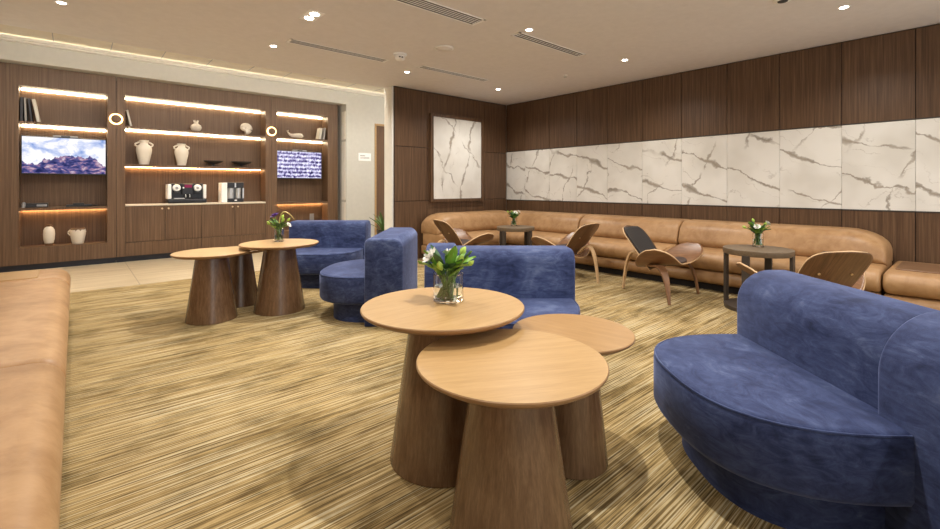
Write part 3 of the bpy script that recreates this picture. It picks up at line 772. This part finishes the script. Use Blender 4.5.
def shell_chair(x, y, rot, label):
    r = thing('shell_chair', label, 'chair', (x, y, .004), rot, 'three legged plywood shell chairs')
    MB().grid(lambda u, v: seat_pt(2*u-1, 2*v-1), 44, 14).build('seat_shell', ['shell','ply'], r, 60, solid=.014)
    MB().grid(lambda u, v: back_pt(2*u-1, v), 20, 30).build('backrest', ['shellout','ply'], r, 60, solid=.013)
    def pad(fn, s0, t0, t1, nm, mat, off):
        MB().grid(lambda u, v: fn(s0*(2*u-1), t0+(t1-t0)*v, off), 22, 22).build(nm, mat, r, 60, solid=.016)
    pad(back_pt, .86, .06, .945, 'back_pad', 'pad', .016)
    def seatpad(u, v):
        a, q = 2*PI*u, v; return seat_pt(.50*q*math.cos(a), .10+.78*q*math.sin(a), .016)
    MB().grid(seatpad, 36, 8).build('seat_pad', 'padbrown', r, 60, solid=.016)
    for s_ in (-1, 1):
        p = bez([(s_*.352,.335,0),(s_*.345,.315,.18),(s_*.335,.295,.33),(s_*.280,.20,.368)])+bez([(s_*.280,.20,.368),(s_*.20,.08,.355),(s_*.10,-.04,.315),(s_*.03,-.11,.315)])[1:]
        n = len(p); MB().strap(p, [.026+.056*min(1, i/(n*.42))-(.05*max(0, i/n-.5)) for i in range(n)], .024, (s_*.75,-.66,0)).build('leg', 'shell', r, 40, bevel=.004)
    p = bez([(0,-.375,0),(0,-.355,.18),(0,-.33,.36),(0,-.275,.425)])+bez([(0,-.275,.425),(0,-.225,.475),(0,-.165,.43),(0,-.085,.335)])[1:]
    n = len(p); MB().strap(p, [.030+.03*math.sin(min(1, i/(n*.5))*PI/2) for i in range(n)], .022, (1,0,0)).build('leg', 'ply', r, 40, bevel=.004)
    for s_ in (-.5, .5):
        c = Vector(back_pt(s_, .60, -.010)); MB().tube([c, c+Vector((0,-.006,-.003))], .009, 12).build('screw', 'brass', r, 40)
shell_chair(4.86, 2.40, PI, 'shell chair with a black padded back, facing the grey side table')
shell_chair(4.88, 3.50, 0, 'shell chair with its walnut back turned to the black padded chair')
shell_chair(4.09, 4.93, math.radians(-100), 'shell chair between the blue benches and the leather corner, facing the vase')
shell_chair(4.33, .83, math.radians(-44), 'shell chair half hidden behind the big blue bench, showing two screws')

# ------------------------------------------------------------------ vases of flowers
def bouquet_leaf(mb, p, d, L, w, curl=.3):
    d = Vector(d).normalized(); side = d.cross(Vector((0,0,1)));  side = side.normalized() if side.length > .05 else Vector((1,0,0))
    up_ = side.cross(d); p = Vector(p)
    def fn(u, v):
        t = v; a = w*math.sin(PI*min(1, t*.93+.05))**.8*(2*u-1)
        return p+d*(L*t)+side*a-up_*(curl*L*t*t*.5)+up_*(abs(2*u-1)*w*.35)
    mb.grid(fn, 4, 8)
def vase(x, y, z, R, h, label, blabel, spec, seed):
    rnd = random.Random(seed)
    v = thing('glass_vase', label, 'vase', (x, y, z), 0, 'clear glass vases on the tables')
    MB().lathe([(.0,0),(R-.004,0),(R,.004),(R,h),(R-.002,h+.002),(R-.005,h),(R-.005,.014),(.0,.012)], 48).build('glass', 'glass', v, 40)
    MB().lathe([(.0,.0135),(R-.0055,.0145),(R-.0055,h*.55),(.0,h*.55)], 40).build('water', 'water', v, 40)
    b = thing('flower_bouquet', blabel, 'flowers', (x, y, z+.015), 0, 'bouquets in the table vases')
    st = MB(); lf = MB(); lf2 = MB()
    heads = spec['heads']
    for k in range(spec.get('stems', 14)):
        a = rnd.uniform(0, 2*PI); q = R*.62*math.sqrt(rnd.random()); a2 = a+rnd.uniform(1.5, 4)
        p0 = (q*math.cos(a), q*math.sin(a), .003); q2 = R*rnd.uniform(.35,.85); p1 = (q2*math.cos(a2), q2*math.sin(a2), h*rnd.uniform(.95,1.15))
        st.tube([p0, p1], .0032, 6)
        if rnd.random() < .9:
            el = rnd.uniform(.3, 1.2); dd = (math.cos(a2)*math.cos(el), math.sin(a2)*math.cos(el), math.sin(el))
            bouquet_leaf(lf if rnd.random() < .62 else lf2, p1, dd, spec['leaf']*rnd.uniform(.7,1.15), spec['leafw']*rnd.uniform(.7,1.1))
        if rnd.random() < .6:
            el = rnd.uniform(.5, 1.3); dd = (math.cos(a2+.9)*math.cos(el), math.sin(a2+.9)*math.cos(el), math.sin(el))
            bouquet_leaf(lf2 if rnd.random() < .5 else lf, (p1[0]*.8, p1[1]*.8, p1[2]*.8), dd, spec['leaf']*.8, spec['leafw']*.8)
    for (hx, hy, hz, kind, sz) in heads:
        c = Vector((hx, hy, hz)); q = min(1, R*.5/max(.001, math.hypot(hx, hy)))
        st.tube([(hx*q*.3, hy*q*.3, .004), (hx*q, hy*q, h), (hx*.8, hy*.8, (h+hz)/2+.01), c], .0032, 6)
        d = Vector((hx*1.4, hy*1.4, .10)).normalized()
        s1 = d.cross(Vector((0,0,1))); s1 = s1.normalized() if s1.length > .05 else Vector((1,0,0)); s2 = s1.cross(d)
        m = MB()
        if kind == 'bud':
            for k in range(5):
                a = 2*PI*k/5; o = s1*math.cos(a)+s2*math.sin(a)
                def fn(u, v_, o=o):
                    w = .42*sz*math.sin(PI*min(1, v_*.95+.04)); tt = o.cross(d)
                    return c+d*(sz*1.9*v_)+o*(sz*.42*math.sin(PI*(v_*.85+.1)))+tt*(w*(2*u-1))
                m.grid(fn, 4, 6)
            m.build('bud', 'bud', b, 60)
        else:
            for ring, (npet, tilt, L) in enumerate(((9, .25, 1.0), (7, .75, .75), (5, 1.15, .5))):
                for k in range(npet):
                    a = 2*PI*k/npet+ring*.4; o = s1*math.cos(a)+s2*math.sin(a); pd = (o*math.cos(tilt)+d*math.sin(tilt)); tt = o.cross(d)
                    def fn(u, v_, pd=pd, tt=tt, L=L):
                        w = .36*sz*L*math.sin(PI*min(1, .12+v_*.80)); return c+pd*(sz*L*v_)+tt*(w*(2*u-1))+d*(sz*.15*v_*v_)
                    m.grid(fn, 3, 5)
            m.build('blossom', 'purple' if kind == 'purple' else 'petal', b, 60)
    st.build('stems', 'stem', b, 60)
    for mb, mt in ((lf, 'leaf'), (lf2, 'leafdark')):
        if mb.v: mb.build('leaves', mt, b, 60)
    if 'arch' in spec:
        pts = spec['arch']; MB().tube(bez(pts), [.006]*8+[.0055,.005,.0045,.004,.003,.002,.001], 6).build('dry_stem', 'yellowleaf', b, 60)
def lw(l, d): return l*Rv[0]+d*Fv[0], l*Rv[1]+d*Fv[1]
def hd(l, d, z, kind, s): x, y = lw(l, d); return (x, y, z, kind, s)
x, y = at(-.101, 2.085)
vase(x, y, .673, .071, .125, 'squat clear glass vase on the tallest oak table', 'white blossoms with lime buds and green leaves on the tallest oak table',
     dict(stems=26, leaf=.105, leafw=.024, heads=[hd(-.075,-.03,.190,'white',.046), hd(.005,.03,.190,'white',.040), hd(-.025,-.05,.135,'bud',.030), hd(.045,-.03,.16,'bud',.026), hd(.055,.03,.195,'bud',.024), hd(.09,-.02,.150,'bud',.020), hd(.0,.05,.165,'bud',.024), hd(-.05,.03,.15,'bud',.022)]), 3)
x, y = at(-1.905, 4.47)
ax = [lw(0,0), lw(0,0), lw(.10,0), lw(.155,0)]
vase(x, y, .657, .047, .125, 'slim clear glass vase on the oak table before the blue bench', 'bouquet with a purple bloom and an arching dry stem',
     dict(stems=22, leaf=.09, leafw=.021, heads=[hd(-.03,-.02,.235,'purple',.050), hd(.10,-.02,.15,'white',.030), hd(.04,-.02,.18,'bud',.026), hd(-.08,-.02,.16,'bud',.022), hd(.015,.03,.21,'bud',.024), hd(.08,0,.19,'bud',.022)],
          arch=[(ax[0][0],ax[0][1],.12),(ax[1][0],ax[1][1],.36),(ax[2][0],ax[2][1],.28),(ax[3][0],ax[3][1],.20)]), 5)
x, y = at(.643*4.50, 4.50)
vase(x, y, .601, .050, .135, 'slim clear glass vase on the grey side table before the marble wall', 'small white blossoms in dark leaves before the marble wall',
     dict(stems=26, leaf=.095, leafw=.026, heads=[hd(-.04,-.05,.185,'white',.034), hd(.085,-.01,.215,'white',.034), hd(.03,-.04,.20,'bud',.022), hd(-.12,0,.17,'bud',.024), hd(-.02,.03,.23,'bud',.022)]), 8)
x, y = at(.098*6.95, 6.95)
vase(x, y, .601, .050, .12, 'slim clear glass vase on the grey side table in the leather corner', 'white blossoms in dark leaves in the leather corner',
     dict(stems=26, leaf=.085, leafw=.026, heads=[hd(.02,-.05,.185,'white',.036), hd(.07,-.02,.20,'white',.03), hd(-.03,-.03,.19,'bud',.022), hd(-.08,0,.19,'bud',.02)]), 11)

# ------------------------------------------------------------------ potted plant by the door
r = thing('potted_plant', 'long leaved green plant in a dark pot by the door', 'plant', (4.70, 7.95, 0))
MB().lathe([(.11,0),(.125,.02),(.15,.30),(.155,.32),(.14,.32),(.135,.29),(.0,.28)], 36).build('pot', 'pot', r, 40)
pl = MB(); rnd = random.Random(4)
for k in range(18):
    a = rnd.uniform(0, 2*PI); el = rnd.uniform(.75, 1.45); d = Vector((math.cos(a)*math.cos(el), math.sin(a)*math.cos(el), math.sin(el)))
    bouquet_leaf(pl, (math.cos(a)*.04, math.sin(a)*.04, .28), d, rnd.uniform(.40,.56), .026, .75)
pl.build('foliage', 'plantleaf', r, 60)

# ------------------------------------------------------------------ lighting, camera, view
def area(name, loc, rot, sx, sy, e, col=(1,.92,.80)):
    L = bpy.data.lights.new(name, 'AREA'); L.shape = 'RECTANGLE'; L.size = sx; L.size_y = sy; L.energy = e; L.color = col
    o = bpy.data.objects.new(name, L); COL.objects.link(o); o.location = loc; o.rotation_euler = rot; return o
struct(MB().box(-1.0, 8.8, WY-.05, WY-.03, 3.249, 3.262).build('fill_strip', 'ledge'))  # unseen glowing strip added behind the cornice lip to light the tile band
cv = struct(MB().box(-1.0, 6.3, 6.44, 6.475, 2.93, 2.965).build('trim_3', 'cove'))   # cove light along the ceiling edge
W = bpy.data.worlds.new('World'); S.world = W; W.use_nodes = True
bg = W.node_tree.nodes['Background']; bg.inputs['Color'].default_value = (.96, .975, 1.0, 1); bg.inputs['Strength'].default_value = 1.75  # even fill light added through the open rear of the room

cam = bpy.data.cameras.new('camera'); co = bpy.data.objects.new('camera', cam); COL.objects.link(co)
cam.sensor_fit = 'HORIZONTAL'; cam.sensor_width = 36; cam.lens = 448/940*36
cam.shift_y = -(264.5-187)/940; cam.clip_start = .02
co.location = (0, 0, EYE); co.rotation_euler = (PI/2, 0, -YAW)
S.camera = co
S.view_settings.view_transform = 'Standard'; S.view_settings.look = 'None'; S.view_settings.gamma = 1.0
S.view_settings.use_curve_mapping = False; S.view_settings.exposure = 0.22
S.cycles.use_denoising = True
S.cycles.max_bounces = 10; S.cycles.diffuse_bounces = 5; S.cycles.glossy_bounces = 4; S.cycles.transmission_bounces = 8
S.cycles.sample_clamp_indirect = 8
